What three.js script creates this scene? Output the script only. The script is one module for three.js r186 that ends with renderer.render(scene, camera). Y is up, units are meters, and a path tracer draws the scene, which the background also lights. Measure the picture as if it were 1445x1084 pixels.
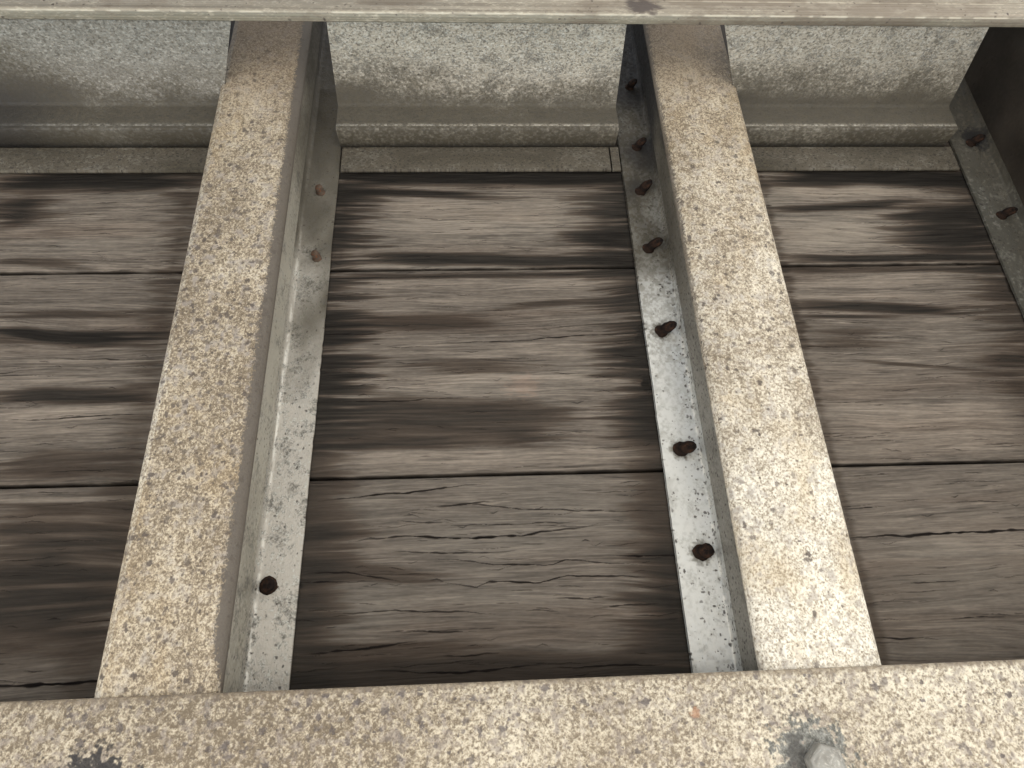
import * as THREE from 'three';
import { Sky } from 'three/addons/objects/Sky.js';
import { mergeGeometries, toCreasedNormals } from 'three/addons/utils/BufferGeometryUtils.js';

// ---------------------------------------------------------------- camera, sky, sun, exposure
const scene = new THREE.Scene();
const CAM_Y = 0.6, S = 0.467;                    // eye height; the planks lie S metres above the eye
const Y = h => CAM_Y + h * S;                    // h = 1: underside of the planks, h = 0: the eye
const camera = new THREE.PerspectiveCamera(62.0, 4 / 3, 0.02, 400);
camera.position.set(0, CAM_Y, 0);
{
  const m = new THREE.Matrix4().makeBasis(
    new THREE.Vector3(0.99864, -0.03622, -0.03741),
    new THREE.Vector3(0.01913, -0.41297, 0.91054),
    new THREE.Vector3(-0.04843, -0.91002, -0.41172));
  camera.quaternion.setFromRotationMatrix(m).normalize();
}
scene.add(camera);

const sunDir = new THREE.Vector3(0.48, 0.80, -0.36).normalize();
const sky = new Sky();
sky.name = 'sky';
sky.scale.setScalar(300);
sky.userData.kind = 'structure';
const U = sky.material.uniforms;
U.sunPosition.value.copy(sunDir);
U.turbidity.value = 4; U.rayleigh.value = 1.2; U.mieCoefficient.value = 0.005;
scene.add(sky);
scene.environmentIntensity = 0.13;
const sun = new THREE.DirectionalLight(new THREE.Color(1.0, 0.95, 0.87), 4.5);
sun.position.copy(sunDir).multiplyScalar(8);
sun.castShadow = true;
sun.shadow.mapSize.set(2048, 2048);
Object.assign(sun.shadow.camera, { left: -4, right: 4, top: 4, bottom: -4, near: 0.5, far: 20 });
scene.add(sun, sun.target);

const renderer = new THREE.WebGLRenderer({ antialias: true });
renderer.setSize(1024, 768);
renderer.toneMapping = THREE.LinearToneMapping;
renderer.toneMappingExposure = 2.95;
renderer.shadowMap.enabled = true;

// ---------------------------------------------------------------- noise and texture helpers
function rng(seed) { let a = seed >>> 0; return () => { a = (a + 0x6D2B79F5) >>> 0; let t = Math.imul(a ^ (a >>> 15), 1 | a); t = (t + Math.imul(t ^ (t >>> 7), 61 | t)) ^ t; return ((t ^ (t >>> 14)) >>> 0) / 4294967296; }; }
const NT = 4096, PERM = new Int32Array(NT * 2), VAL = new Float32Array(NT * 2);
{ const R = rng(9173); for (let i = 0; i < NT; i++) PERM[i] = i; for (let i = NT - 1; i > 0; i--) { const j = Math.floor(R() * (i + 1)), t = PERM[i]; PERM[i] = PERM[j]; PERM[j] = t; } for (let i = 0; i < NT; i++) { VAL[i] = R(); PERM[i + NT] = PERM[i]; VAL[i + NT] = VAL[i]; } }
function vn(x, y, s) {
  const ix = Math.floor(x), iy = Math.floor(y), fx = x - ix, fy = y - iy;
  const u = fx * fx * (3 - 2 * fx), v = fy * fy * (3 - 2 * fy), k = PERM[(s * 131) & 4095];
  const p = PERM[(ix + k) & 4095], q = PERM[(ix + 1 + k) & 4095], m = iy & 4095;
  const a = VAL[PERM[p + m]], b = VAL[PERM[q + m]], c = VAL[PERM[(p + m + 1) & 4095]], d = VAL[PERM[(q + m + 1) & 4095]];
  return a + (b - a) * u + (c - a) * v + (a - b - c + d) * u * v;
}
function fbm(x, y, s, o = 3) { let t = 0, a = 0.5, n = 0; for (let i = 0; i < o; i++) { t += a * vn(x, y, s + i * 17); n += a; a *= 0.55; x *= 2.03; y *= 2.03; } return t / n; }
const clamp = (x, a = 0, b = 1) => x < a ? a : x > b ? b : x;
const ss = (a, b, x) => { const t = clamp((x - a) / (b - a)); return t * t * (3 - 2 * t); };
const mixc = (c, d, t) => { c[0] += (d[0] - c[0]) * t; c[1] += (d[1] - c[1]) * t; c[2] += (d[2] - c[2]) * t; };

// a colour map, a height map and a roughness/metalness map over w x h metres, pix metres a pixel
function paint(w, h, pix, fn) {
  const nx = Math.min(2048, Math.max(16, Math.round(w / pix))), ny = Math.min(2048, Math.max(16, Math.round(h / pix)));
  const col = new Uint8Array(nx * ny * 4), hgt = new Uint8Array(nx * ny * 4), rm = new Uint8Array(nx * ny * 4);
  const c = [0, 0, 0], o = { b: 0.5, r: 0.8, m: 0 };
  for (let j = 0; j < ny; j++) for (let i = 0; i < nx; i++) {
    o.b = 0.5; o.r = 0.8; o.m = 0;
    fn((i + 0.5) / nx * w, (j + 0.5) / ny * h, c, o, i / nx, j / ny);
    const k = (j * nx + i) * 4;
    for (let q = 0; q < 3; q++) col[k + q] = clamp(c[q], 0, 255);
    col[k + 3] = hgt[k + 3] = rm[k + 3] = 255;
    hgt[k] = hgt[k + 1] = hgt[k + 2] = clamp(o.b) * 255;
    rm[k + 1] = clamp(o.r) * 255; rm[k + 2] = clamp(o.m) * 255;
  }
  const mk = (d, srgb) => { const t = new THREE.DataTexture(d, nx, ny); if (srgb) t.colorSpace = THREE.SRGBColorSpace; t.magFilter = t.minFilter = THREE.LinearFilter; t.wrapS = t.wrapT = THREE.MirroredRepeatWrapping; t.needsUpdate = true; return t; };
  return { map: mk(col, true), bump: mk(hgt), rm: mk(rm) };
}
function mat(t, bumpScale, spec = 1) {
  return new THREE.MeshPhysicalMaterial({ specularIntensity: spec, map: t.map, bumpMap: t.bump, bumpScale, roughnessMap: t.rm, metalnessMap: t.rm, roughness: 1, metalness: 1, side: THREE.DoubleSide });
}
// ragged round pits scattered over w x h metres: a lookup of 0..1
function pits(w, h, seed, n, r0, r1, dens = () => 1) {
  const pix = 0.0003, nx = Math.ceil(w / pix), ny = Math.ceil(h / pix), f = new Float32Array(nx * ny), R = rng(seed);
  for (let k = 0; k < n; k++) {
    const x = R() * w, y = R() * h, q = R(), r = r0 + (r1 - r0) * q * q * q, st = 0.45 + 0.55 * R();
    if (R() > dens(x, y)) continue;
    const ax = 0.7 + R() * 0.6, m = r * 1.7;
    for (let j = Math.max(0, Math.floor((y - m) / pix)); j < Math.min(ny, (y + m) / pix); j++)
      for (let i = Math.max(0, Math.floor((x - m) / pix)); i < Math.min(nx, (x + m) / pix); i++) {
        const dx = (i * pix - x) * ax, dy = (j * pix - y) / ax;
        const d = Math.sqrt(dx * dx + dy * dy) + (fbm(i * 0.31, j * 0.31, seed + 7, 2) - 0.5) * r * 1.3;
        const v = st * (1 - ss(r * 0.55, r * 1.05, d));
        if (v > f[j * nx + i]) f[j * nx + i] = v;
      }
  }
  return (x, y) => f[Math.min(ny - 1, Math.floor(y / pix)) * nx + Math.min(nx - 1, Math.floor(x / pix))];
}

// ---------------------------------------------------------------- naming helpers
const used = {};
function numbered(n) { const k = used[n] = (used[n] ?? -1) + 1; return k ? n + '_' + String(k).padStart(3, '0') : n; }
function tag(o, label, category, group) { o.userData.label = label; o.userData.category = category; if (group) o.userData.group = group; return o; }
function thing(name, label, category, pos, group) {
  const g = new THREE.Group(); g.name = numbered(name); g.position.set(...pos); scene.add(g);
  return tag(g, label, category, group);
}
function part(name, geo, material, parent, label) {
  const m = new THREE.Mesh(geo, material); m.name = numbered(name); m.castShadow = m.receiveShadow = true;
  parent.add(m); if (label) m.userData.label = label; return m;
}

// ---------------------------------------------------------------- folded sheet steel
// path: points [a, b] across the sheet; arcs are laid in at the corners given a radius: [a, b, r]
function fillet(p) {
  const out = [];
  p.forEach(([x, y, r], i) => {
    if (!r) { out.push([x, y]); return; }
    const P = new THREE.Vector2(x, y), A = new THREE.Vector2(...p[i - 1].slice(0, 2)).sub(P).normalize(), B = new THREE.Vector2(...p[i + 1].slice(0, 2)).sub(P).normalize();
    const half = Math.acos(clamp(A.dot(B), -1, 1)) / 2, d = r / Math.tan(half), C = A.clone().add(B).normalize().multiplyScalar(r / Math.sin(half)).add(P);
    const s = P.clone().addScaledVector(A, d), e = P.clone().addScaledVector(B, d);
    const a0 = Math.atan2(s.y - C.y, s.x - C.x); let da = Math.atan2(e.y - C.y, e.x - C.x) - a0;
    if (da > Math.PI) da -= 2 * Math.PI; if (da < -Math.PI) da += 2 * Math.PI;
    for (let k = 0; k <= 8; k++) out.push([C.x + r * Math.cos(a0 + da * k / 8), C.y + r * Math.sin(a0 + da * k / 8)]);
  });
  return out;
}
// closed outline of a sheet of thickness t lying on side sg of the path; ends rounded where asked
function sheet(path, t, sg, l0, l1, place, { round0 = true, round1 = true, n = 1, wob = 0, seed = 1, ends } = {}) {
  const N = path.length, nor = [], arc = [0];
  for (let i = 0; i < N; i++) {
    const a = path[Math.max(0, i - 1)], b = path[Math.min(N - 1, i + 1)], l = Math.hypot(b[0] - a[0], b[1] - a[1]);
    nor.push([-(b[1] - a[1]) / l * sg, (b[0] - a[0]) / l * sg]);
    if (i) arc.push(arc[i - 1] + Math.hypot(path[i][0] - path[i - 1][0], path[i][1] - path[i - 1][1]));
  }
  const L = arc[N - 1], ring = [];
  for (let i = 0; i < N; i++) ring.push([path[i][0], path[i][1], arc[i], i]);
  const cap = (i, dir, on) => {
    if (!on) return;
    const tx = nor[i][1] * dir * sg, ty = -nor[i][0] * dir * sg;
    for (let k = 1; k < 5; k++) { const a = Math.PI * k / 5, m = (1 - Math.cos(a)) * t / 2, e = Math.sin(a) * t * 0.4; ring.push([path[i][0] + nor[i][0] * m + tx * e, path[i][1] + nor[i][1] * m + ty * e, arc[i], i]); }
  };
  cap(N - 1, 1, round1);
  for (let i = N - 1; i >= 0; i--) ring.push([path[i][0] + nor[i][0] * t, path[i][1] + nor[i][1] * t, arc[i], i]);
  cap(0, -1, round0);
  const M = ring.length, pos = [], uv = [], idx = [];
  for (let k = 0; k <= n; k++) for (let i = 0; i <= M; i++) {
    const r = ring[i % M], e = ends ? ends(r[1]) : [l0, l1], l = e[0] + (e[1] - e[0]) * k / n;
    const w = wob ? ((fbm(l * 14, r[3] * 0.3, seed, 2) - 0.5) + (r[3] === 0 || r[3] === N - 1 ? -1.1 * Math.max(0, fbm(l * 230, 3, seed + 5, 2) - 0.64) * 1.5 : 0)) * wob : 0;
    pos.push(...place(r[0] + w, r[1] + w * 0.6, l)); uv.push(r[2] / L, (l - l0) / (l1 - l0));
  }
  for (let k = 0; k < n; k++) for (let i = 0; i < M; i++) { const a = k * (M + 1) + i, b = a + M + 1; idx.push(a, b, a + 1, b, b + 1, a + 1); }
  const tri = THREE.ShapeUtils.triangulateShape(ring.map(r => new THREE.Vector2(r[0], r[1])), []);
  for (const [a, b, c] of tri) { idx.push(a, b, c); const o = n * (M + 1); idx.push(o + c, o + b, o + a); }
  const g = new THREE.BufferGeometry();
  g.setAttribute('position', new THREE.Float32BufferAttribute(pos, 3)); g.setAttribute('uv', new THREE.Float32BufferAttribute(uv, 2)); g.setIndex(idx);
  // outward orientation
  let vol = 0; const q = i => new THREE.Vector3().fromArray(pos, i * 3);
  for (let i = 0; i < idx.length; i += 3) vol += q(idx[i]).dot(q(idx[i + 1]).cross(q(idx[i + 2])));
  if (vol < 0) { for (let i = 0; i < idx.length; i += 3) [idx[i], idx[i + 1]] = [idx[i + 1], idx[i]]; g.setIndex(idx); }
  const out = toCreasedNormals(g, 0.75);
  out.userData.length = L;
  return out;
}
const alongZ = (ox, oy) => (a, b, l) => [a - ox, b - oy, l];
const alongX = (oy, oz) => (a, b, l) => [l, b - oy, a - oz];

// ---------------------------------------------------------------- ground
{
  const t = paint(4, 4, 0.008, (x, y, c, o) => {
    const n = fbm(x * 3, y * 3, 3, 4), f = fbm(x * 60, y * 60, 8, 3);
    c[0] = 176 + n * 24 + (f - 0.5) * 50; c[1] = c[0] * 0.965; c[2] = c[0] * 0.9; o.r = 0.95; o.b = f;
  });
  const m = mat(t, 0.004); for (const k of [t.map, t.bump, t.rm]) { k.repeat.set(60, 60); }
  const g = new THREE.PlaneGeometry(240, 240); g.rotateX(-Math.PI / 2);
  const o = new THREE.Mesh(g, m); o.name = 'ground'; o.userData.kind = 'structure'; o.receiveShadow = true; scene.add(o);
}

// ---------------------------------------------------------------- timber planks
const WX0 = -0.5, WX1 = 0.62;
// stains and some painted shade: x0, z0, x1, z1, half width (millimetres), strength (negative: bleached)
const STAINS_AND_SHADE = [
  [-134, 425, 146, 424, 13, 1], [-113, 409, 24, 402, 5, .85], [-139, 377, -101, 376, 51, .8], [94, 367, 139, 366, 40, .85], [-96, 336, 135, 328, 6.7, .85],  // first stroke of each bay: shade painted beside the packing strips
  [-135, 228, -105, 228, 82, .8], [120, 198, 145, 198, 62, .85], [-125, 317, 133, 316, 3.6, .6], [14, 283, 136, 291, 4.2, .5], [-122, 271, 14, 268, 9, .5],
  [-110, 185, 55, 175, 22, .62], [-45, 227, 41, 228, 9, .35], [-124, 162, -22, 161, 5.7, .6], [-128, 64, -108, 63, 57, .5], [112, 42, 144, 41, 42, .65],
  [-135, 3, 145, -1, 13, .6], [-126, 73, -42, 63, 6.8, .45], [-121, 18, -22, 17, 4.4, .4], [100, 75, 149, 75, 2.5, .7],
  [-86, 380, 101, 383, 22, -.7], [-87, 415, 84, 413, 4.2, -.6], [-95, 308, 126, 309, 5.7, -.6], [-94, 291, 2, 291, 4.2, -.4], [-16, 217, 52, 216, 2.5, -.8],
  [1, 239, 120, 250, 6.5, -.35], [-97, 150, 131, 150, 7.3, -.65],
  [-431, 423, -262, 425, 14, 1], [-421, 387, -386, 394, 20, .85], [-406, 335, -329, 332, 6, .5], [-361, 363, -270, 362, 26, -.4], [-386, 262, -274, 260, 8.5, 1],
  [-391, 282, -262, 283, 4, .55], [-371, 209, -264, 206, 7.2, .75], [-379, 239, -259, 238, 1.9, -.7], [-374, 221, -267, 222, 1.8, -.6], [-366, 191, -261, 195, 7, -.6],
  [-362, 177, -259, 180, 2.8, -.5], [-355, 152, -258, 152, 13, .45], [-350, 72, -258, 72, 58, .76], [-347, 126, -258, 126, 2.6, -.9], [-343, 112, -260, 112, 3.1, -.7],  // broad left-bay stroke: stain deepened to carry the shade there
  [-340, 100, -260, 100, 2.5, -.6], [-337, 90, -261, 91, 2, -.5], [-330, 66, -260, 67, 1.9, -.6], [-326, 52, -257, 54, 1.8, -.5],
  [276, 425, 502, 422, 13, 1], [275, 386, 421, 393, 5, .85], [390, 364, 480, 363, 36, .9], [270, 331, 462, 331, 4.6, .85], [279, 405, 411, 408, 7.7, -.7],
  [275, 353, 371, 364, 20, -.7], [274, 318, 463, 316, 3.8, .5], [278, 282, 415, 272, 5.8, .85], [269, 268, 357, 268, 2.1, .65], [277, 303, 413, 305, 6, -.5],
  [274, 289, 421, 290, 5, -.5], [283, 247, 344, 246, 13, .35], [314, 227, 403, 218, 2, .45], [293, 170, 436, 166, 24, -.4], [428, 217, 455, 217, 26, .45]];
// black spots against the joist flanges
const BLOTS = [[148, 90, 12, 5], [152, 34, 12, 17], [150, 12, 9, 8], [146, 118, 6, 3], [-132, 62, 6, 4], [138, 252, 8, 12], [134, 210, 5, 9]];
// checks (splits) in the planks: strength, then x, z pairs in millimetres
const CHECKS = [
  [.8, -121, 119.7, -65, 123.9, -24, 127.6, 2, 129.6], [1, -97, 90.2, -51, 92.3, -30, 90.2, 19, 90.2, 57, 93.6, 84, 96.5], [.5, -69, 81.9, -22, 78.9, 22, 80],
  [.9, -31, 59.7, -6, 55.1, 3, 58.6, 39, 57.4, 59, 61.1, 121, 58.1], [.7, -127, 69.1, -95, 68, -59, 61.6], [.7, -130, 63, -98, 62.4],
  [.6, -33, 75.8, 12, 70.4, 49, 69.3, 58, 71.9, 113, 67.2], [.8, -125, 16.5, -80, 18.3, -46, 21.5], [.5, -34, 11.4, 10, 12.4], [.8, -74, 5.1, -17, .8, 39, 4.7],
  [.7, 44, 2.4, 120, 1.8], [1, 95, 74.2, 141, 73.3], [.5, -65, 28.4, -6, 26.8], [.5, -43, 112.7, -5, 114.3, 19, 110.9, 70, 107.3, 134, 105], [.4, -32, 99.9, 22, 98.8, 69, 99.5],
  [.5, -147, 258.9, -69, 258.9], [.6, -45, 248.6, 25, 249.9, 84, 254.2, 138, 256], [1.4, 262, 81.6, 319, 82.1, 368, 83.2, 440, 82.8], [.5, 270, 103.2, 303, 103.3],
  [.5, 298, 47.4, 345, 48.3], [.6, 270, 12.4, 302, 11.7], [.4, 327, 23.4, 368, 22.9], [.5, -345, 241.9, -295, 239.1, -254, 238.9], [.5, -365, 188.2, -252, 192],
  [.5, -130, 199.3, -66, 198.5, -11, 200.9], [.6, -37, 113.6, 9, 116], [.5, 76, 39.1, 122, 40.4], [.5, -104, 40.7, -61, 41.9, 7, 37.7], [.5, 47, 45.7, 87, 46.3], [.4, -63, 103.9, -22, 101.2], [1.5, -330, 4.5, -290, 4.2, -230, 5.2]];

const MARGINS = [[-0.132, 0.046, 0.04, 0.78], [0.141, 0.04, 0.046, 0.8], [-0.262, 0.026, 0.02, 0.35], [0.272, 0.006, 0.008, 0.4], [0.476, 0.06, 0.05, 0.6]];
function checkField(z0, z1, seed) {
  const pix = 0.0004, nx = Math.ceil((WX1 - WX0) / pix), ny = Math.ceil((z1 - z0) / pix), f = new Float32Array(nx * ny), R = rng(seed);
  const draw = (st, pts) => {
    let len = 0; for (let i = 2; i < pts.length; i += 2) len += Math.abs(pts[i] - pts[i - 2]);
    let done = 0; const sd = Math.floor(R() * 1e5);
    for (let i = 0; i + 3 < pts.length; i += 2) {
      const steps = Math.max(2, Math.ceil(Math.abs(pts[i + 2] - pts[i]) / 0.25)), dl = Math.abs(pts[i + 2] - pts[i]);
      for (let k = 0; k < steps; k++) {
        const t = k / steps, x = (pts[i] + (pts[i + 2] - pts[i]) * t) / 1000, d = (done + dl * t) / len;
        const z = (pts[i + 1] + (pts[i + 3] - pts[i + 1]) * t) / 1000 + (fbm(x * 70, sd, 5, 3) - 0.5) * 0.0022;
        const taper = Math.sqrt(Math.sin(Math.PI * clamp(d, 0.02, 0.98))), hw = Math.max(0.0002, 0.00014 + 0.00048 * st * taper) * (0.3 + 1.3 * vn(x * 200, sd, 9));
        const i0 = Math.round((x - WX0) / pix);
        if (i0 < 0 || i0 >= nx) continue;
        for (let j = Math.floor((z - 0.0016 - z0) / pix); j <= (z + 0.0016 - z0) / pix; j++) {
          if (j < 0 || j >= ny) continue;
          const v = clamp(0.5 + st * 0.5) * taper * (1 - ss(hw * 0.5, hw * 1.5, Math.abs(z0 + j * pix - z)));
          if (v > f[j * nx + i0]) f[j * nx + i0] = v;
        }
      }
      done += dl;
    }
  };
  for (const [st, ...p] of CHECKS) draw(st, p);
  const n = Math.round((z1 - z0) * 2600);                             // fine short checks everywhere
  for (let k = 0; k < n; k++) {
    const x = (WX0 + R() * (WX1 - WX0)) * 1000, z = (z0 + R() * (z1 - z0)) * 1000, l = 6 + R() * R() * 60;
    draw(R() * 0.5 - 0.22, [x, z, x + l / 2, z + (R() - 0.5) * 2.5, x + l, z + (R() - 0.5) * 3]);
  }
  return (x, z) => { const i = Math.floor((x - WX0) / pix), j = Math.floor((z - z0) / pix); return i < 0 || j < 0 || i >= nx || j >= ny ? 0 : f[j * nx + i]; };
}

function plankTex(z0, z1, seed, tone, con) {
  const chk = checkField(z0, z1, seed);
  let row = -1, live = [];
  return paint(WX1 - WX0, z1 - z0, 0.0004, (px, pz, c, o) => {
    const x = WX0 + px, z = z0 + pz;
    const warp = (fbm(x * 5, z * 22, seed, 3) - 0.5) * 0.016 + (fbm(x * 1.7, z * 9, seed + 3, 2) - 0.5) * 0.02;
    const zz = z + warp;
    const fib = fbm(x * 38, zz * 1300, seed + 5, 3), grain = fbm(x * 11, zz * 420, seed + 9, 3), band = fbm(x * 2.2, zz * 70, seed + 13, 3), wide = fbm(x * 3.5, zz * 14, seed + 21, 2);
    const cell = fbm(x * 300, z * 1100, seed + 25, 2), fine = fbm(x * 90, zz * 1900, seed + 27, 2);
    let l = tone + con * 0.72 * ((grain - 0.5) * 0.55 + (band - 0.5) * 0.55 + (fib - 0.5) * 0.75 + (wide - 0.5) * 0.28 + (cell - 0.5) * 0.34 + (fine - 0.5) * 0.6 - ss(0.6, 0.72, fbm(x * 30, zz * 620, seed + 29, 2)) * 0.34 + ss(0.6, 0.72, fbm(x * 26, zz * 700, seed + 30, 2)) * 0.3);
    // weather stains and painted shade, ends running out along the fibres
    const jag = (fbm(x * 10, zz * 300, 40, 3) - 0.5), jag2 = (fbm(x * 16, zz * 90, 44, 2) - 0.5);
    let dark = 0, pale = 0;
    if (pz !== row) { row = pz; live = STAINS_AND_SHADE.filter(q => z > Math.min(q[1], q[3]) / 1000 - q[4] * 0.0019 - 0.008 && z < Math.max(q[1], q[3]) / 1000 + q[4] * 0.0019 + 0.008); }
    for (const [ax, az, bx, bz, hw, st] of live) {
      const X0 = ax / 1000, X1 = bx / 1000, cz = az / 1000 + (bz - az) / 1000 * clamp((x - X0) / (X1 - X0)), H = hw / 1000;
      if (Math.abs(z - cz) > H * 1.9 + 0.008) continue;
      const ex = Math.max(X0 - x, x - X1) + jag * 0.07 + jag2 * 0.03 + (fib - 0.5) * 0.02, soft = st > 0 ? 0.03 : 0.045;
      const e = (1 - ss(-soft, soft, ex)) * (1 - ss(0.35, 1.25, Math.abs(z - cz + warp * 0.22 + jag2 * H * 0.5) / H));
      if (st > 0) dark = 1 - (1 - dark) * (1 - e * st); else pale = 1 - (1 - pale) * (1 + e * st);
    }
    for (const [bx, bz, rx, rz] of BLOTS) {
      const d = Math.hypot((x - bx / 1000) / (rx / 1000), (z - bz / 1000) / (rz / 1000)) + (fbm(x * 300, z * 500, 61, 3) - 0.5) * 1.2;
      dark = 1 - (1 - dark) * (1 - 0.97 * (1 - ss(0.5, 1.05, d)));
    }
    l = l * (1 - 0.18 * dark) + pale * 0.34;
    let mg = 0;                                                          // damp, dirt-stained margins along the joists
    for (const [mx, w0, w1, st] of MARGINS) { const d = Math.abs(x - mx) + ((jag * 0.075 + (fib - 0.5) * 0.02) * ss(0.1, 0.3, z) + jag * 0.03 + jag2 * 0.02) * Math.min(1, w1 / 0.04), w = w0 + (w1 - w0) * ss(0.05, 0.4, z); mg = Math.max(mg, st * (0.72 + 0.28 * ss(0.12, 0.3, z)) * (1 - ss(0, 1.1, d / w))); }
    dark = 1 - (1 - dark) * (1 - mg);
    dark *= 1 - 0.75 * pale;
    dark = clamp(dark + (fbm(x * 20, zz * 560, seed + 41, 2) - 0.5) * 2.6 * ss(0.08, 0.24, z) * dark * (1 - dark));
    c[0] = 50; c[1] = 46; c[2] = 42; mixc(c, [136, 126, 114], clamp(l));
    if (l > 1) mixc(c, [172, 162, 142], clamp((l - 1) * 1.3));
    mixc(c, [74, 52, 38], clamp((fbm(x * 4, zz * 55, seed + 31, 3) - 0.5) * 1.6) * 0.28);   // brown heartwood streaks
    mixc(c, [112, 116, 110], clamp((fbm(x * 6, z * 20, seed + 37, 3) - 0.52) * 1.5) * 0.3); // grey weathering
    mixc(c, [78, 55, 39], 0.24 * ss(0.1, 0.4, dark) * (1 - ss(0.5, 0.9, dark)));
    mixc(c, [27, 25, 22], clamp(dark * (0.9 + (fib - 0.5) * 0.45)));
    // scraped knot
    const kd = Math.hypot((x - 0.033) / 0.017, (z - 0.209) / 0.012) + (fbm(x * 260, z * 500, 71, 3) - 0.5) * 1.3;
    mixc(c, [142, 116, 100], 0.3 * clamp(0.3 + fine * 1.2) * (1 - ss(0.35, 1.1, kd)));
    const k = chk(x, z);
    mixc(c, [14, 11, 9], k * 0.96);
    const edge = Math.min(pz, z1 - z0 - pz) + (fbm(x * 60, z * 10, seed + 51, 2) - 0.5) * 0.002;
    mixc(c, [20, 17, 14], 0.75 * (1 - ss(0.0002, 0.0022, edge)));
    o.b = 0.5 + (fib - 0.5) * 0.28 + (grain - 0.5) * 0.3 + (band - 0.5) * 0.14 + (fine - 0.5) * 0.2 - k * 0.42; o.r = 0.92;
  });
}
// each plank: a rebated board, its lower arrises rounded and a little uneven, dished and wavy underneath
function plankGeo(z0, z1, thick, gap0, gap1, x0, x1, seed, yb) {
  const pos = [], uv = [], idx = [], nx = 150, lap = 0.006, th = thick / 2;
  const rows = [];
  const w = z1 - z0, g0 = gap0 / 2, g1 = gap1 / 2;
  rows.push([z0 + g0, th, 0], [z0 + g0, 0.0018, 1], [z0 + g0 + 0.0005, 0.0006, 1], [z0 + g0 + 0.0018, 0, 1]);
  for (let k = 1; k < 14; k++) rows.push([z0 + w * k / 14, 0, 2]);
  rows.push([z1 - g1 - 0.0018, 0, 3], [z1 - g1 - 0.0005, 0.0006, 3], [z1 - g1, 0.0018, 3], [z1 - g1, th, 0], [z1 + lap, th, 0], [z1 + lap, thick, 0], [z0 + lap + 0.0004, thick, 0], [z0 + lap + 0.0004, th, 0]);
  const M = rows.length;
  for (let i = 0; i <= nx; i++) {
    const x = x0 + (x1 - x0) * i / nx;
    for (let j = 0; j <= M; j++) {
      let [z, y, k] = rows[j % M];
      if (k === 1) z += (fbm(x * 22, 1, seed, 3) - 0.35) * 0.0009;
      if (k === 3) z -= (fbm(x * 22, 2, seed, 3) - 0.35) * 0.0009;
      if (k) y += Math.max(0, (fbm(x * 6, z * 40, seed + 9, 2) - 0.4)) * 0.0022;
      pos.push(x, yb + y, z); uv.push((x - WX0) / (WX1 - WX0), (z - z0) / w);
    }
  }
  for (let i = 0; i < nx; i++) for (let j = 0; j < M; j++) { const a = i * (M + 1) + j, b = a + M + 1; idx.push(a, a + 1, b, b, a + 1, b + 1); }
  const tri = THREE.ShapeUtils.triangulateShape(rows.map(r => new THREE.Vector2(r[0], r[1])), []);
  for (const [a, b, c] of tri) { idx.push(a, b, c); const o = nx * (M + 1); idx.push(o + c, o + b, o + a); }
  const g = new THREE.BufferGeometry();
  g.setAttribute('position', new THREE.Float32BufferAttribute(pos, 3)); g.setAttribute('uv', new THREE.Float32BufferAttribute(uv, 2)); g.setIndex(idx);
  return toCreasedNormals(g, 0.7);
}
const DX0 = -2.2, DX1 = 0.74;
const PLANKS = [   // z0, z1, gap0, gap1, tone, seed, label
  [-0.19, -0.014, 0.003, 0.0014, 0.42, 0.8, 11, 'dark wooden plank nearest the viewer, mostly hidden above the near speckled steel bearer'],
  [-0.014, 0.1368, 0.0014, 0.0018, 0.6, 0.56, 23, 'brown cracked wooden plank with long black checks, just beyond the near steel bearer'],
  [0.1368, 0.3222, 0.0018, 0.0016, 0.6, 0.68, 37, 'widest weathered plank with a scraped knot, between the cracked plank and the farthest plank'],
  [0.3222, 0.512, 0.0016, 0.0014, 0.72, 0.8, 53, 'pale bleached plank with stains and painted shade along its rim, farthest visible plank along the steel packing strips']];
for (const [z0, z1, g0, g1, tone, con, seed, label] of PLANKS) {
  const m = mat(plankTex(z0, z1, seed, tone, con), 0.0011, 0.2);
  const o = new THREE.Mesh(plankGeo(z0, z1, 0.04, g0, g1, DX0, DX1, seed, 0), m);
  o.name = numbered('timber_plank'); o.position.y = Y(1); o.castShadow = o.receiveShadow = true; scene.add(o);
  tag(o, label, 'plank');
}

// the rest of the deck, beyond the far bearer
{
  const g = new THREE.BoxGeometry(DX1 - DX0, 0.04, 1.3); g.translate((DX0 + DX1) / 2, Y(1) + 0.0205, 0.5205 + 0.65);
  const o = new THREE.Mesh(g, new THREE.MeshStandardMaterial({ color: new THREE.Color(0.045, 0.039, 0.033), roughness: 0.9 })); o.name = 'deck'; o.userData.kind = 'structure'; o.castShadow = o.receiveShadow = true; scene.add(o);
}
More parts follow.
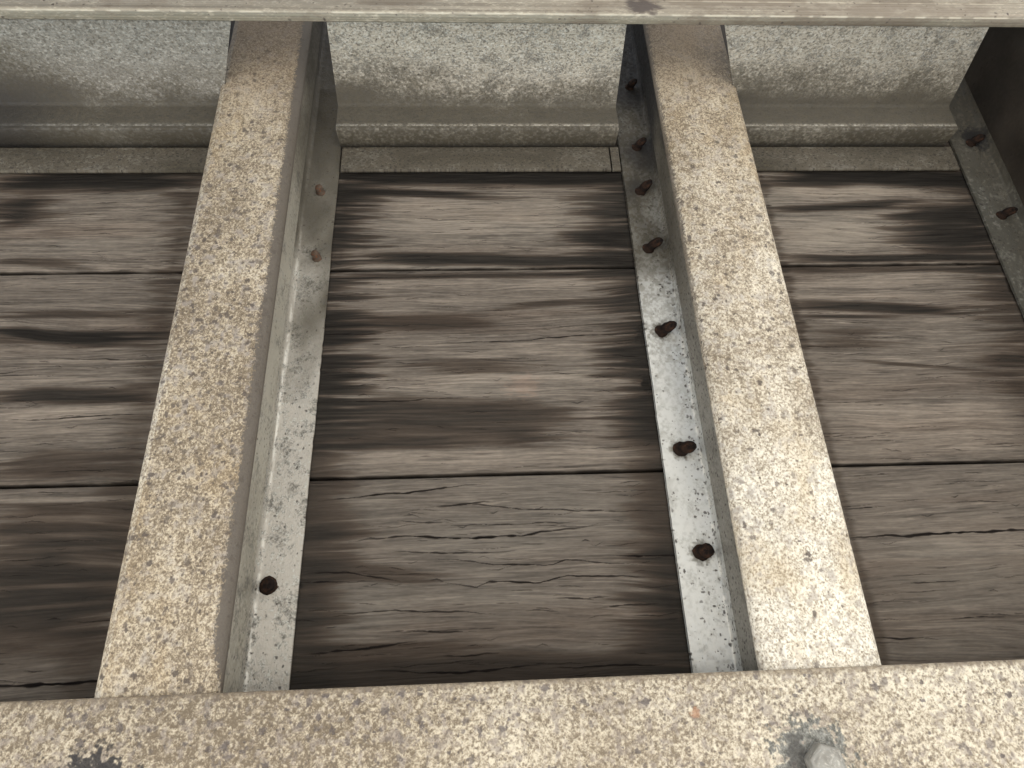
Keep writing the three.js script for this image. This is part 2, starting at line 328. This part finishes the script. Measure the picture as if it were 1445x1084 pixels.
// ---------------------------------------------------------------- steel finishes
// corroded, dirty galvanised steel; some options per piece also paint shade or highlights
function crownTex(w, len, seed, opt) {
  const big = pits(w, len, seed, opt.nBig, 0.0005, 0.0026, opt.dens), small = pits(w, len, seed + 1, opt.nSmall * 3, 0.0003, 0.0010, (x, y) => clamp((fbm(x * 45, y * 40, seed + 60, 3) - 0.28) * 2.2));
  return paint(w, len, 0.0003, (x, y, c, o, u, v) => {
    const f = fbm(x * 1900, y * 1900, seed, 2), g = fbm(x * 800, y * 800, seed + 4, 2), m = fbm(x * 210, y * 210, seed + 8, 3), l = fbm(x * 26, y * 22, seed + 12, 3);
    c[0] = 112; c[1] = 99; c[2] = 80;
    mixc(c, [198, 185, 160], clamp((g - 0.5) * 1.5 + (f - 0.5) * 1.6 + 0.54 + (l - 0.5) * 0.8 + (m - 0.5) * 0.7));
    const white = opt.white(u, v) + (l - 0.5) * 0.9 + (m - 0.5) * 0.7;
    mixc(c, [234, 229, 214], clamp(white) * clamp(0.62 + (g - 0.4) * 1.1 + (f - 0.5) * 0.9));
    mixc(c, [176, 150, 108], clamp((fbm(x * 34, y * 24, seed + 20, 3) - 0.56) * 4) * 0.25);
    mixc(c, [140, 132, 124], clamp((m - 0.54) * 4.2) * 0.65 * opt.grey(u, v));
    const b = big(x, y), s = small(x, y);
    mixc(c, [78, 70, 64], b * 0.78); mixc(c, [92, 80, 67], s * 0.66 * (1 - 0.6 * clamp(white)));
    const d = clamp(opt.dirt(u, v, x, y) + (l - 0.5) * 0.5 * ss(0, 0.3, opt.dirt(u, v, x, y)) + (g - 0.5) * 0.25 * ss(0, 0.3, opt.dirt(u, v, x, y)));
    mixc(c, [122 + (f - .5) * 22, 105 + (f - .5) * 20, 84 + (f - .5) * 18], d * 0.86);
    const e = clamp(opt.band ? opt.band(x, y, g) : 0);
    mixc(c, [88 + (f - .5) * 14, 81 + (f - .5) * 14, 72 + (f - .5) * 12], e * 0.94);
    o.b = 0.5 + ((f - 0.5) * 0.55 + (g - 0.5) * 0.45) * (1 - 0.7 * Math.max(d, e)) - b * 0.3 - s * 0.2;
    o.r = 0.62 + (f - 0.5) * 0.3 + b * 0.2 + d * 0.15; o.m = 0.12 * (1 - d);
  });
}
function galvTex(w, len, seed, opt) {
  const sp = pits(w, len, seed, opt.n, 0.0003, opt.rMax ?? 0.0016, opt.dens);
  return paint(w, len, opt.pix ?? 0.0003, (x, y, c, o, u, v) => {
    const f = fbm(x * 1300, y * 1300, seed, 2), g = fbm(x * 420, y * 420, seed + 4, 3), m = fbm(x * 110, y * 90, seed + 8, 3), l = fbm(x * 24, y * 18, seed + 12, 3);
    const b = opt.base; c[0] = b[0]; c[1] = b[1]; c[2] = b[2];
    const k = opt.mottle ?? 1;
    if (opt.spangle) { mixc(c, [84, 81, 73], opt.spangle * ss(0.5, 0.68, fbm(x * 800, y * 680, seed + 40, 3))); mixc(c, [216, 214, 204], 0.6 * opt.spangle * ss(0.58, 0.72, fbm(x * 700, y * 480, seed + 44, 2))); }
    mixc(c, [206, 207, 198], clamp((g - 0.52) * 2.4 + (m - 0.5) * 1.2) * 0.75 * k);
    mixc(c, [88, 84, 76], clamp((m - 0.5) * 2.2 + (f - 0.5) * 1.2 + (g - 0.5) * 1.6 - 0.05) * 0.62 * k);
    if (opt.bendGlint) mixc(c, [224, 221, 210], (opt.bendGlintK ?? 0.8) * ss(0.4, 0.62, fbm(x * 250, y * 160, seed + 16, 3)) * Math.exp(-Math.pow((x - opt.bendGlint) / 0.0013, 2)));  // highlight painted along the bend
    const s = sp(x, y);
    mixc(c, [50, 45, 41], s * 0.86);
    const d = clamp(opt.dirt(u, v, x, y, l, g));
    mixc(c, [58 + (g - .5) * 44, 53 + (g - .5) * 42, 42 + (g - .5) * 36], d);
    if (opt.black) mixc(c, [22, 20, 18], clamp(opt.black(u, v, x, y, l, g)));
    o.b = 0.5 + (f - 0.5) * 0.35 * k + (g - 0.5) * 0.4 * k - s * 0.35; o.r = (opt.rough ?? 0.48) + (g - 0.5) * 0.3 + d * 0.35 + s * 0.2; o.m = (opt.metal ?? 0.35) * (1 - d) * (1 - s);
  });
}

// ---------------------------------------------------------------- joists
const HZ0 = -0.115, HZ1 = 0.80, HL = HZ1 - HZ0, T = 0.002;
const vz = v => HZ0 + v * HL;          // texture v -> z
const yF = Y(1) - 0.0008 - T, yC = Y(0.9);   // flange underside; crown face
function hatParts(root, ox, xl, xr, fl0, fr0, yCr, mats, seed) {
  const pl = alongZ(ox, Y(1)), mid = (yF + yCr) / 2, o = (seed, r0, r1) => ({ round0: r0, round1: r1, n: 300, wob: 0.0010, seed });
  // left flange with its bend, left web, crown with both bends, right web, right flange
  const fl = fillet([[xl - fl0, yF], [xl, yF, 0.0035], [xl, yF - 0.009]]);
  part('flange', sheet(fl, T, 1, HZ0, HZ1, pl, o(seed, true, false)), mats.fl, root);
  part('web', sheet([[xl, yF - 0.009], [xl, yCr + 0.0085]], T, 1, HZ0, HZ1, pl, { round0: false, round1: false }), mats.wl, root);
  part('crown', sheet(fillet([[xl, yCr + 0.0085], [xl, yCr, 0.0075], [xr, yCr, 0.0075], [xr, yCr + 0.0085]]), T, 1, HZ0, HZ1, pl, { round0: false, round1: false, n: 60 }), mats.cr, root);
  part('web', sheet([[xr, yCr + 0.0085], [xr, yF - 0.009]], T, 1, HZ0, HZ1, pl, { round0: false, round1: false }), mats.wr, root);
  const fr = fillet([[xr, yF - 0.009], [xr, yF, 0.0035], [xr + fr0, yF]]);
  part('flange', sheet(fr, T, 1, HZ0, HZ1, pl, o(seed + 1, false, true)), mats.fr, root);
}
// rusty screw tip standing out of a flange
function nailGeo(len, lean, seed, r = 0.0048) {
  const p = [[0, 0.004], [r * 1.25, 0.004], [r * 1.2, -0.0003], [r * 0.92, -0.0012], [r * 0.9, -len * 0.3], [r, -len * 0.55], [r * 0.98, -len * 0.8], [r * 0.75, -len * 0.96], [r * 0.4, -len], [0, -len]].map(a => new THREE.Vector2(...a));
  const g = new THREE.LatheGeometry(p, 14), q = g.attributes.position;
  for (let i = 0; i < q.count; i++) {
    const x = q.getX(i), y = q.getY(i), z = q.getZ(i), a = Math.atan2(z, x), t = Math.max(0, -y);
    const k = 1 + (fbm(Math.cos(a) * 2 + 5, y * 500 + Math.sin(a) * 2, seed, 2) - 0.5) * 0.32;
    q.setXYZ(i, x * k + t * lean[0], y - (y < -len * 0.7 ? (x * 0.35) : 0), z * k + t * lean[1]);
  }
  g.computeVertexNormals(); return g;
}
const rustT = paint(0.02, 0.02, 0.0002, (x, y, c, o) => { const f = fbm(x * 700, y * 700, 5, 3), g = fbm(x * 200, y * 200, 9, 2); c[0] = 36; c[1] = 26; c[2] = 20; mixc(c, [70, 46, 32], clamp((f - .45) * 2)); mixc(c, [20, 15, 13], clamp((g - .5) * 3)); o.b = f; o.r = 0.9; });
const rust = mat(rustT, 0.0006, 0.3);
const rustPaleT = paint(0.02, 0.02, 0.0002, (x, y, c, o) => { const f = fbm(x * 600, y * 600, 15, 3); c[0] = 78; c[1] = 65; c[2] = 53; mixc(c, [104, 63, 39], clamp((f - .5) * 3)); o.b = f; o.r = 0.9; });
const rustPale = mat(rustPaleT, 0.0006);

const nailDirt = (list, x0, sgn) => (x, y) => { let d = 0; for (const [nx, nz] of list) { const r = Math.hypot(x - sgn * (nx - x0), y + HZ0 - nz); d = Math.max(d, 1 - ss(0.0045, 0.0105, r + (fbm(x * 500, y * 500, 81, 2) - 0.5) * 0.006)); } return d; };

// left joist
{
  const xl = -0.2302, xr = -0.1572, fw = 0.0285, ox = (xl + xr) / 2;
  const NL = [[-0.1425, 0.405], [-0.1395, 0.333], [-0.149, 0.061]];
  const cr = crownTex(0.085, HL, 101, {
    nBig: 4200, nSmall: 9000, dens: (x, y) => { const v = y / HL; return 0.25 + 0.75 * Math.exp(-Math.pow((v - 0.36) / 0.2, 2)); },
    white: (u, v) => 0.05 - v * 0.2 + (u < 0.14 ? 0.5 : 0), grey: (u, v) => 0.7 + 0.5 * Math.exp(-Math.pow((v - 0.4) / 0.15, 2)),
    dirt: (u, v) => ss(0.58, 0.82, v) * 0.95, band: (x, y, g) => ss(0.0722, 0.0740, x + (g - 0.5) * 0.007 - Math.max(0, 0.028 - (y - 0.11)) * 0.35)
  });
  const web = galvTex(0.03, HL, 121, { base: [172, 167, 153], n: 500, rMax: 0.0010, mottle: 1.1, black: (u, v) => 0.6 * ss(0.68, 0.82, v), dirt: (u, v, x, y, l, g) => ss(0.5, 0.66, v) * 0.6 + (l - 0.5) * 0.8 + (g - .5) * 0.3 });  // black: recess shade painted over the far end
  const fl = galvTex(0.037, HL, 131, { bendGlint: 0.0088, bendGlintK: 0.6, black: (u, v) => 0.65 * ss(0.68, 0.82, v), base: [158, 153, 142], n: 900, rMax: 0.0012, mottle: 1.5, dirt: (u, v, x, y, l, g) => ss(0.36, 0.56, v + (l - 0.5) * 0.3) * 0.85 + ss(0.6, 0.85, l) * 0.12 + (g - .5) * 0.3 });  // painted: highlight along the bend, recess shade at the far end
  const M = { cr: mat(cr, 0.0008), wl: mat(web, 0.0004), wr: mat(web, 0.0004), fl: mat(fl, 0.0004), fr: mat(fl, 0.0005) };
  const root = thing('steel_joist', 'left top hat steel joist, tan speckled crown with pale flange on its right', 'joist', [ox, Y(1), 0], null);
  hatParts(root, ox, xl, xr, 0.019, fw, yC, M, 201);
  const spec = [[0.008, [-0.1, 0.1], rustPale, 'rust stained pale screw tip'], [0.008, [-0.1, 0.1], rustPale, 'orange rusted screw tip'], [0.006, [0.1, 0], rust, 'dark brown screw tip']];
  NL.forEach(([x, z], i) => { const m = part('screw_tip', nailGeo(spec[i][0], spec[i][1], 300 + i, i < 2 ? 0.0034 : 0.0052), spec[i][2], root, spec[i][3]); m.position.set(x - ox, yF - Y(1), z); });
}
// middle joist
{
  const xl = 0.1685, xr = 0.2455, fw = 0.0305, ox = (xl + xr) / 2;
  const NR = [[0.1545, 0.459], [0.152, 0.405], [0.151, 0.340], [0.1515, 0.256], [0.1525, 0.152], [0.156, 0.074], [0.157, 0.54]];
  const halo = nailDirt(NR, xl - fw, 1);
  const cr = crownTex(0.089, HL, 141, {
    nBig: 2000, nSmall: 8000, dens: (x, y) => { const v = y / HL; return 0.12 + 0.6 * Math.exp(-Math.pow((v - 0.42) / 0.18, 2)); },
    white: (u, v) => 1.35 - v * 2.2, grey: (u, v) => 0.75, dirt: (u, v) => ss(0.6, 0.84, v) * 0.95, band: (x, y, g) => 0.7 * (1 - ss(0.004, 0.0075, x + (g - 0.5) * 0.006)) * ss(0.3, 0.5, y / HL)  // white paints the stronger light into the near end
  });
  const web = galvTex(0.03, HL, 161, { base: [140, 136, 126], n: 2600, rMax: 0.0013, mottle: 1.2, dirt: (u, v, x, y, l, g) => 0.1 + ss(0.33, 0.55, v) * 0.55 + (l - 0.5) * 0.6 + (g - .5) * 0.3, black: (u, v, x, y, l, g) => ss(0.56, 0.7, v + (l - .5) * .2) * 0.85 });  // black paints in the dark of the recess beyond the plate
  const fl = galvTex(0.039, HL, 171, {
    bendGlint: 0.0305, base: [187, 187, 181], n: 4200, rMax: 0.0015, mottle: 0.4, rough: 0.4, metal: 0.3, dens: (x, y) => clamp(ss(0.014, 0.03, x) * 0.75 + 0.1 + 0.5 * ss(0.004, 0, x) + 0.5 * ss(0.45, 0.6, y / HL)),  // bright bend line is a painted highlight
    dirt: (u, v, x, y, l, g) => Math.max(ss(0.36, 0.66, v + (l - 0.5) * 0.25) * 0.8, 0.6 * halo(x, y)) + (g - .5) * 0.22 + ss(0.6, 0.8, l) * 0.15 + 0.12 * ss(0.4, 0.55, g) * ss(0.3, 0.4, v),
    black: (u, v, x, y, l, g) => Math.max(ss(0.59, 0.7, v + (l - 0.5) * 0.25) * 0.8, 0.9 * (1 - ss(0.006, 0.017, Math.hypot(x - 0.028, y + HZ0 - 0.458) + (g - .5) * 0.01)))  // black: painted recess shade at the far end, plus a grime blot
  });
  const M = { cr: mat(cr, 0.0008), wl: mat(web, 0.0004), wr: mat(web, 0.0004), fl: mat(fl, 0.0004), fr: mat(fl, 0.0004) };
  const root = thing('steel_joist', 'middle top hat steel joist, cream speckled crown with dark screw tips along its left flange', 'joist', [ox, Y(1), 0], null);
  hatParts(root, ox, xl, xr, fw, 0.019, yC, M, 211);
  NR.forEach(([x, z], i) => { const m = part('screw_tip', nailGeo([0.009, 0.011, 0.0135, 0.0135, 0.011, 0.0075, 0.008][i], [0.55 - i * 0.03, [0.1, 0.1, -0.1, -0.1, -0.1, 0, 0][i]], 320 + i, [0.0042, 0.0044, 0.0046, 0.0046, 0.0052, 0.0052, 0.004][i]), rust, root); m.position.set(x - ox, yF - Y(1), z); });
}
// right joist, deeper and dark
{
  const xl = 0.507, xr = 0.585, fw = 0.034, ox = (xl + xr) / 2;
  const N3 = [[0.491, 0.374], [0.492, 0.464]];
  const cr = crownTex(0.09, HL, 181, { nBig: 1500, nSmall: 4000, dens: () => 0.5, white: () => 0.1, grey: () => 0.8, dirt: (u, v) => ss(0.4, 0.7, v) });
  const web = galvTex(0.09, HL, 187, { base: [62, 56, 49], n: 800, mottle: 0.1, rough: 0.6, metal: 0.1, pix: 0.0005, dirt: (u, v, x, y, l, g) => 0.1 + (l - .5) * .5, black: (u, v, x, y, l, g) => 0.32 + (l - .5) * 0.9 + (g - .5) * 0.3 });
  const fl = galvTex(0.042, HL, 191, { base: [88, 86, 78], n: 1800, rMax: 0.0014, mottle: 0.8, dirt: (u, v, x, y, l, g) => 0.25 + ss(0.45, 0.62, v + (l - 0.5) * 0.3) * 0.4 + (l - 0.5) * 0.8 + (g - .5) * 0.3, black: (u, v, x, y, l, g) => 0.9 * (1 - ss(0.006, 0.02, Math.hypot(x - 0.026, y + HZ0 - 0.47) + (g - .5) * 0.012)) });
  const M = { cr: mat(cr, 0.0008), wl: mat(web, 0.0003, 0.2), wr: mat(web, 0.0003, 0.2), fl: mat(fl, 0.0004), fr: mat(fl, 0.0004) };
  const root = thing('steel_joist', 'right steel joist at the picture edge with a nearly black web and narrow grey flange', 'joist', [ox, Y(1), 0], null);
  hatParts(root, ox, xl, xr, fw, 0.02, Y(0.772), M, 221);
  N3.forEach(([x, z], i) => { const m = part('screw_tip', nailGeo(0.009, [0.6, 0], 340 + i, 0.0042), rust, root); m.position.set(x - ox, yF - Y(1), z); });
}

// ---------------------------------------------------------------- far bearer
{
  const oz = 0.495, root = thing('steel_bearer', 'far steel bearer with upright galvanised plates between the joists and a bright lower rail', 'bearer', [0, Y(1), oz], null);
  const pl = alongX(Y(1), oz), hb = 0.775, hf = 0.946;
  const path = fillet([[0.4985, Y(hb)], [0.4895, Y(hf), 0.003], [0.4595, Y(hf), 0.0022], [0.4592, Y(0.9935)]]);
  // plates: a wall between each pair of joists, scribed round the crowns
  const slant = (a, b, y) => a + (b - a) * clamp((y - Y(hb)) / (Y(0.905) - Y(hb)));
  const bays = [
    { x0: DX0, x1: -0.2302, e: y => [DX0, slant(-0.1992, -0.2330, y)], seed: 401, look: 0 },
    { x0: -0.1284, x1: 0.1310, e: y => [y > Y(hf) - 0.004 ? -0.1284 : -0.1222, y > Y(hf) - 0.004 ? 0.1335 : 0.1293], seed: 411, look: 1 },
    { x0: 0.2117, x1: 0.4600, e: y => [slant(0.2130, 0.2492, y), y > Y(hf) - 0.004 ? 0.4625 : 0.449], seed: 421, look: 2 },
    { x0: 0.640, x1: DX1, e: y => [0.640, DX1], seed: 431, look: 2 }];
  for (const b of bays) {
    const x0 = b.look === 0 ? -0.55 : b.x0, len = b.x1 - x0, Lp = 0.137;
    // distance s along the fold: 0 lower edge, 0.08 upper bend, 0.11 lip bend
    const t = galvTex(Lp, len, b.seed, {
      base: b.look === 0 ? [136, 133, 124] : [166, 160, 146], n: b.look === 0 ? 350 : 900, rMax: 0.0009, mottle: b.look === 0 ? 0.75 : 1.3, rough: b.look === 0 ? 0.34 : 0.38, metal: 0.3, spangle: 0.55, pix: 0.0004,
      dirt: (u, v, s, y, l, g) => {  // dirt, deepened to paint contact shade toward the upper fold
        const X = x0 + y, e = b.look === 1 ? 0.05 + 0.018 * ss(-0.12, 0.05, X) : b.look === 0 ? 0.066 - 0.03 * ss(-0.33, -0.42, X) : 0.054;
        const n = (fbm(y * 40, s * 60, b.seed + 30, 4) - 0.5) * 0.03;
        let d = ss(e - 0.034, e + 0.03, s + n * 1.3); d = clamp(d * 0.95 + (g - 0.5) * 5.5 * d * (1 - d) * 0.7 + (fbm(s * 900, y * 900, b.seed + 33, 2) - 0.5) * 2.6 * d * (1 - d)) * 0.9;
        d *= 1 - 0.85 * Math.exp(-Math.pow((s - 0.1098) / 0.0021, 2)) * clamp(g * 1.9 - 0.2);  // thinner dirt here paints the highlight on the lip bend
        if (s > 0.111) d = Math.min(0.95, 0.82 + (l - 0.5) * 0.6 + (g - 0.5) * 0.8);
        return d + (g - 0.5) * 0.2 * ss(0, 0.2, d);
      }, black: (u, v, s, y) => 0.55 * ss(-0.355, -0.44, x0 + y) * ss(0.045, 0.085, s) + 0.45 * ss(0.129, 0.137, s)  // black: shade painted into the left corner and along the lip top
    });
    const g = sheet(path, 0.002, -1, x0, b.x1, pl, { ends: y => { const e = b.e(y); return [e[0], e[1]]; } });
    part('web_plate', g, mat(t, 0.0005), root, ['galvanised plate left of the left joist, brown stained corner with painted shade', 'bright galvanised plate between left and middle joists', 'grey galvanised plate between middle and right joists', 'galvanised plate beyond the right joist'][bays.indexOf(b)]);
  }
  // lower rail: a small front lip, then the underside running away with a second fold
  const hd = 0.7557, rp = fillet([[0.4970, Y(hb) + 0.0012], [0.4966, Y(hd), 0.0028], [0.5135, Y(hd), 0.0012], [0.5135, Y(hd) - 0.0032, 0.0015], [0.58, Y(hd) - 0.0032, 0.003], [0.58, Y(hb)]]);
  const len = 1.1, t = (() => {
    const sp = pits(0.14, len, 441, 1400, 0.0003, 0.0014);
    return paint(0.12, len, 0.0004, (s, y, c, o) => {
      const x = -0.5 + y, f = fbm(s * 1300, y * 500, 3, 3), g = fbm(s * 300, y * 160, 7, 3), l = fbm(s * 30, y * 14, 12, 3);
      c[0] = 138; c[1] = 130; c[2] = 115; if (s < 0.0085) { c[0] = 136; c[1] = 130; c[2] = 114; } mixc(c, [180, 172, 154], clamp((f - .5) * 2 + (g - .5) * 1.5)); mixc(c, [118, 108, 94], ss(0.48, 0.7, l + (g - .5) * 0.3) * 0.85);
      { const rg = fbm(s * 900, x * 4, 91, 2) - .5; c[0] += rg * 46; c[1] += rg * 45; c[2] += rg * 42; }
      mixc(c, [60, 52, 47], sp(s, y) * 0.8);
      for (const [sb, sk] of [[0.0092, 0.8], [0.0275, 0.5]]) mixc(c, [206, 198, 178], sk * (0.35 + 0.65 * ss(0.3, 0.55, fbm(x * 90, 3, 77, 3))) * Math.exp(-Math.pow((s - sb) / 0.0009, 2)));  // highlights painted along the two folds
      const st = Math.hypot((x - 0.141) / 0.016, (s - 0.02) / 0.012) + (g - .5); mixc(c, [64, 56, 52], 0.8 * (1 - ss(0.5, 1.1, st)));
      o.b = 0.5 + (f - .5) * .4; o.r = 0.5 + (g - .5) * 0.3; o.m = 0.25;
    });
  })();
  // texture spans x -0.5..0.6; the rail itself runs on
  const rg = sheet(rp, 0.0016, 1, DX0, DX1, pl), uvA = rg.attributes.uv, pA = rg.attributes.position;
  for (let i = 0; i < uvA.count; i++) uvA.setY(i, (pA.getX(i) + 0.5) / len);
  part('bottom_rail', rg, mat(t, 0.0004), root);
  const rv = part('rivet', new THREE.SphereGeometry(0.0042, 16, 10).scale(1, 0.45, 1), new THREE.MeshStandardMaterial({ color: 0x6e3a34, roughness: 0.85, bumpMap: rustT.bump, bumpScale: 0.0008 }), root, 'rust red rivet head');
  rv.position.set(-0.1905, Y(hd) - 0.0036 - Y(1), 0.5205 - oz);
}
// packing strips between the far bearer and the planks, one a bay
{
  const t = galvTex(0.04, 0.5, 461, { base: [90, 83, 70], n: 4500, rMax: 0.0014, mottle: 0.9, rough: 0.6, metal: 0.1, dirt: (u, v, x, y, l, g) => 0.4 + (l - .5) * 1.1 + (g - .5) * .4 });
  const m = mat(t, 0.0004);
  const list = [[DX0, -0.2325, 'thin speckled steel packing strip under the left bay planks, left of the left joist'], [-0.1262, 0.1268, 'thin speckled steel packing strip above the plate between left and middle joists'], [0.1282, 0.1362, 'tiny end piece of steel packing strip against the middle joist flange'], [0.2475, 0.4685, 'thin speckled steel packing strip between the middle and right joists']];
  for (const [x0, x1, label] of list) {
    const g = sheet([[0.4575, Y(0.9905)], [0.4305, Y(0.9905)]], 0.0032, -1, x0, x1, alongX(Y(1), 0.444), { round0: true, round1: true });
    const uvA = g.attributes.uv, pA = g.attributes.position; for (let i = 0; i < uvA.count; i++) uvA.setY(i, (pA.getX(i) + 1) / 0.5);
    const o = new THREE.Mesh(g, m); o.name = numbered('packing_strip'); o.position.set(0, Y(1), 0.444); o.castShadow = o.receiveShadow = true; scene.add(o);
    tag(o, label, 'packing strip');
  }
}
// ---------------------------------------------------------------- near bearer
{
  const yb = Y(0.893), oz = -0.06, root = thing('steel_bearer', 'near steel bearer across the foreground, cream speckled underside with a grey bolt', 'bearer', [0, Y(1), oz], null);
  const path = fillet([[-0.0045, yb + 0.008], [-0.0040, yb, 0.0025], [-0.13, yb, 0.006], [-0.13, Y(0.995)]]);
  const len = 0.74, bx = 0.1915, bz = -0.054;
  const big = pits(0.18, len, 501, 4200, 0.0006, 0.0030, (x, y) => 0.75 - 0.45 * ss(0.35, 0.65, y / len)), small = pits(0.18, len, 503, 30000, 0.0003, 0.0011, (x, y) => clamp((fbm(x * 40, y * 34, 560, 3) - 0.25) * 2));
  const t = paint(0.18, len, 0.00036, (s, y, c, o) => {
    const x = -0.36 + y, z = -0.0045 - (s - 0.008);
    const f = fbm(s * 1700, y * 1700, 510, 2), g = fbm(s * 640, y * 640, 514, 2), m = fbm(s * 260, y * 260, 518, 3), l = fbm(s * 24, y * 16, 522, 3);
    c[0] = 116; c[1] = 103; c[2] = 84; mixc(c, [201, 189, 165], clamp((g - .5) * 1.5 + (f - .5) * 1.5 + 0.45 + 0.12 * ss(-0.25, 0.1, x) + (l - .5) * 0.6 + (m - .5) * 0.6));
    mixc(c, [226, 218, 198], clamp(ss(-0.1, 0.2, x) * 0.75 + (l - .5)) * clamp(0.45 + (g - .4) * 1.1 + (f - .5) * .6));
    mixc(c, [134, 124, 116], clamp((m - .52) * 4) * 0.6);
    mixc(c, [78, 71, 70], big(s, y) * 0.68); mixc(c, [92, 82, 72], small(s, y) * 0.66);
    const gd = Math.hypot((x - bx + 0.004) / 0.026, (z - bz - 0.005) / 0.022) + (m - .5) * 1.1 + (g - .5) * .6, k = 1 - ss(0.62, 0.95, gd);
    mixc(c, [112 + (f - .5) * 90 + (g - .5) * 60, 113 + (f - .5) * 90 + (g - .5) * 60, 108 + (f - .5) * 88 + (g - .5) * 60], k * 0.85);
    const dk = Math.hypot((x - bx + 0.013) / 0.008, (z - bz) / 0.018) + (m - .5) * .8; mixc(c, [62, 60, 57], 0.6 * (1 - ss(0.6, 1.05, dk)));  // shadow painted beside the bolt head
    const d2 = Math.hypot((x + 0.222) / 0.024, (z + 0.043) / 0.015) + (m - .5) * 1.6 + (g - .5); mixc(c, [44, 42, 42], 0.85 * (1 - ss(0.45, 1, d2)));
    const d3 = Math.hypot((x - 0.122) / 0.0035, (z + 0.0245) / 0.003) + (g - .5); mixc(c, [168, 122, 92], 0.6 * (1 - ss(0.5, 1, d3)));
    mixc(c, [128, 115, 96], 0.5 * (1 - ss(0.008, 0.0115, s + (g - .5) * 0.003)));
    o.b = 0.5 + (f - .5) * 0.5 + (g - .5) * 0.5 - big(s, y) * 0.3; o.r = 0.66 + (f - .5) * .3; o.m = 0.1;
  });
  const g = sheet(path, 0.003, -1, DX0, DX1, alongX(Y(1), oz), { round0: false }), uvA = g.attributes.uv, pA = g.attributes.position, Lp = g.userData.length;
  for (let i = 0; i < uvA.count; i++) { uvA.setY(i, (pA.getX(i) + 0.36) / len); uvA.setX(i, uvA.getX(i) * Lp / 0.18); }
  part('channel', g, mat(t, 0.0009), root);
  // hexagonal bolt head, rounded by wear
  const prof = [[0, 0], [0.0102, 0], [0.0108, -0.001], [0.0106, -0.0065], [0.0094, -0.0082], [0.006, -0.0090], [0, -0.0092]].map(a => new THREE.Vector2(...a));
  const bg = new THREE.LatheGeometry(prof, 48), q = bg.attributes.position;
  for (let i = 0; i < q.count; i++) {
    const x = q.getX(i), z = q.getZ(i), r = Math.hypot(x, z), a = Math.atan2(z, x), sec = ((a + Math.PI * 4) % (Math.PI / 3)) - Math.PI / 6;
    const k = r > 0.008 ? Math.min(1.06, 0.93 / Math.cos(sec)) : 1; q.setX(i, x * k); q.setZ(i, z * k);
  }
  bg.computeVertexNormals();
  const bt = paint(0.03, 0.03, 0.00012, (x, y, c, o) => { const f = fbm(x * 900, y * 900, 31, 3), h = fbm(x * 150, y * 150, 33, 3); c[0] = 150; c[1] = 148; c[2] = 140; mixc(c, [108, 104, 96], clamp((h - .45) * 2)); mixc(c, [190, 186, 176], clamp((f - .55) * 3)); o.b = f; o.r = 0.6; o.m = 0.2; });
  const b = part('bolt_head', bg, mat(bt, 0.0004), root); b.position.set(bx, yb - Y(1), bz - oz); b.rotation.y = 0.3;
}

renderer.render(scene, camera);
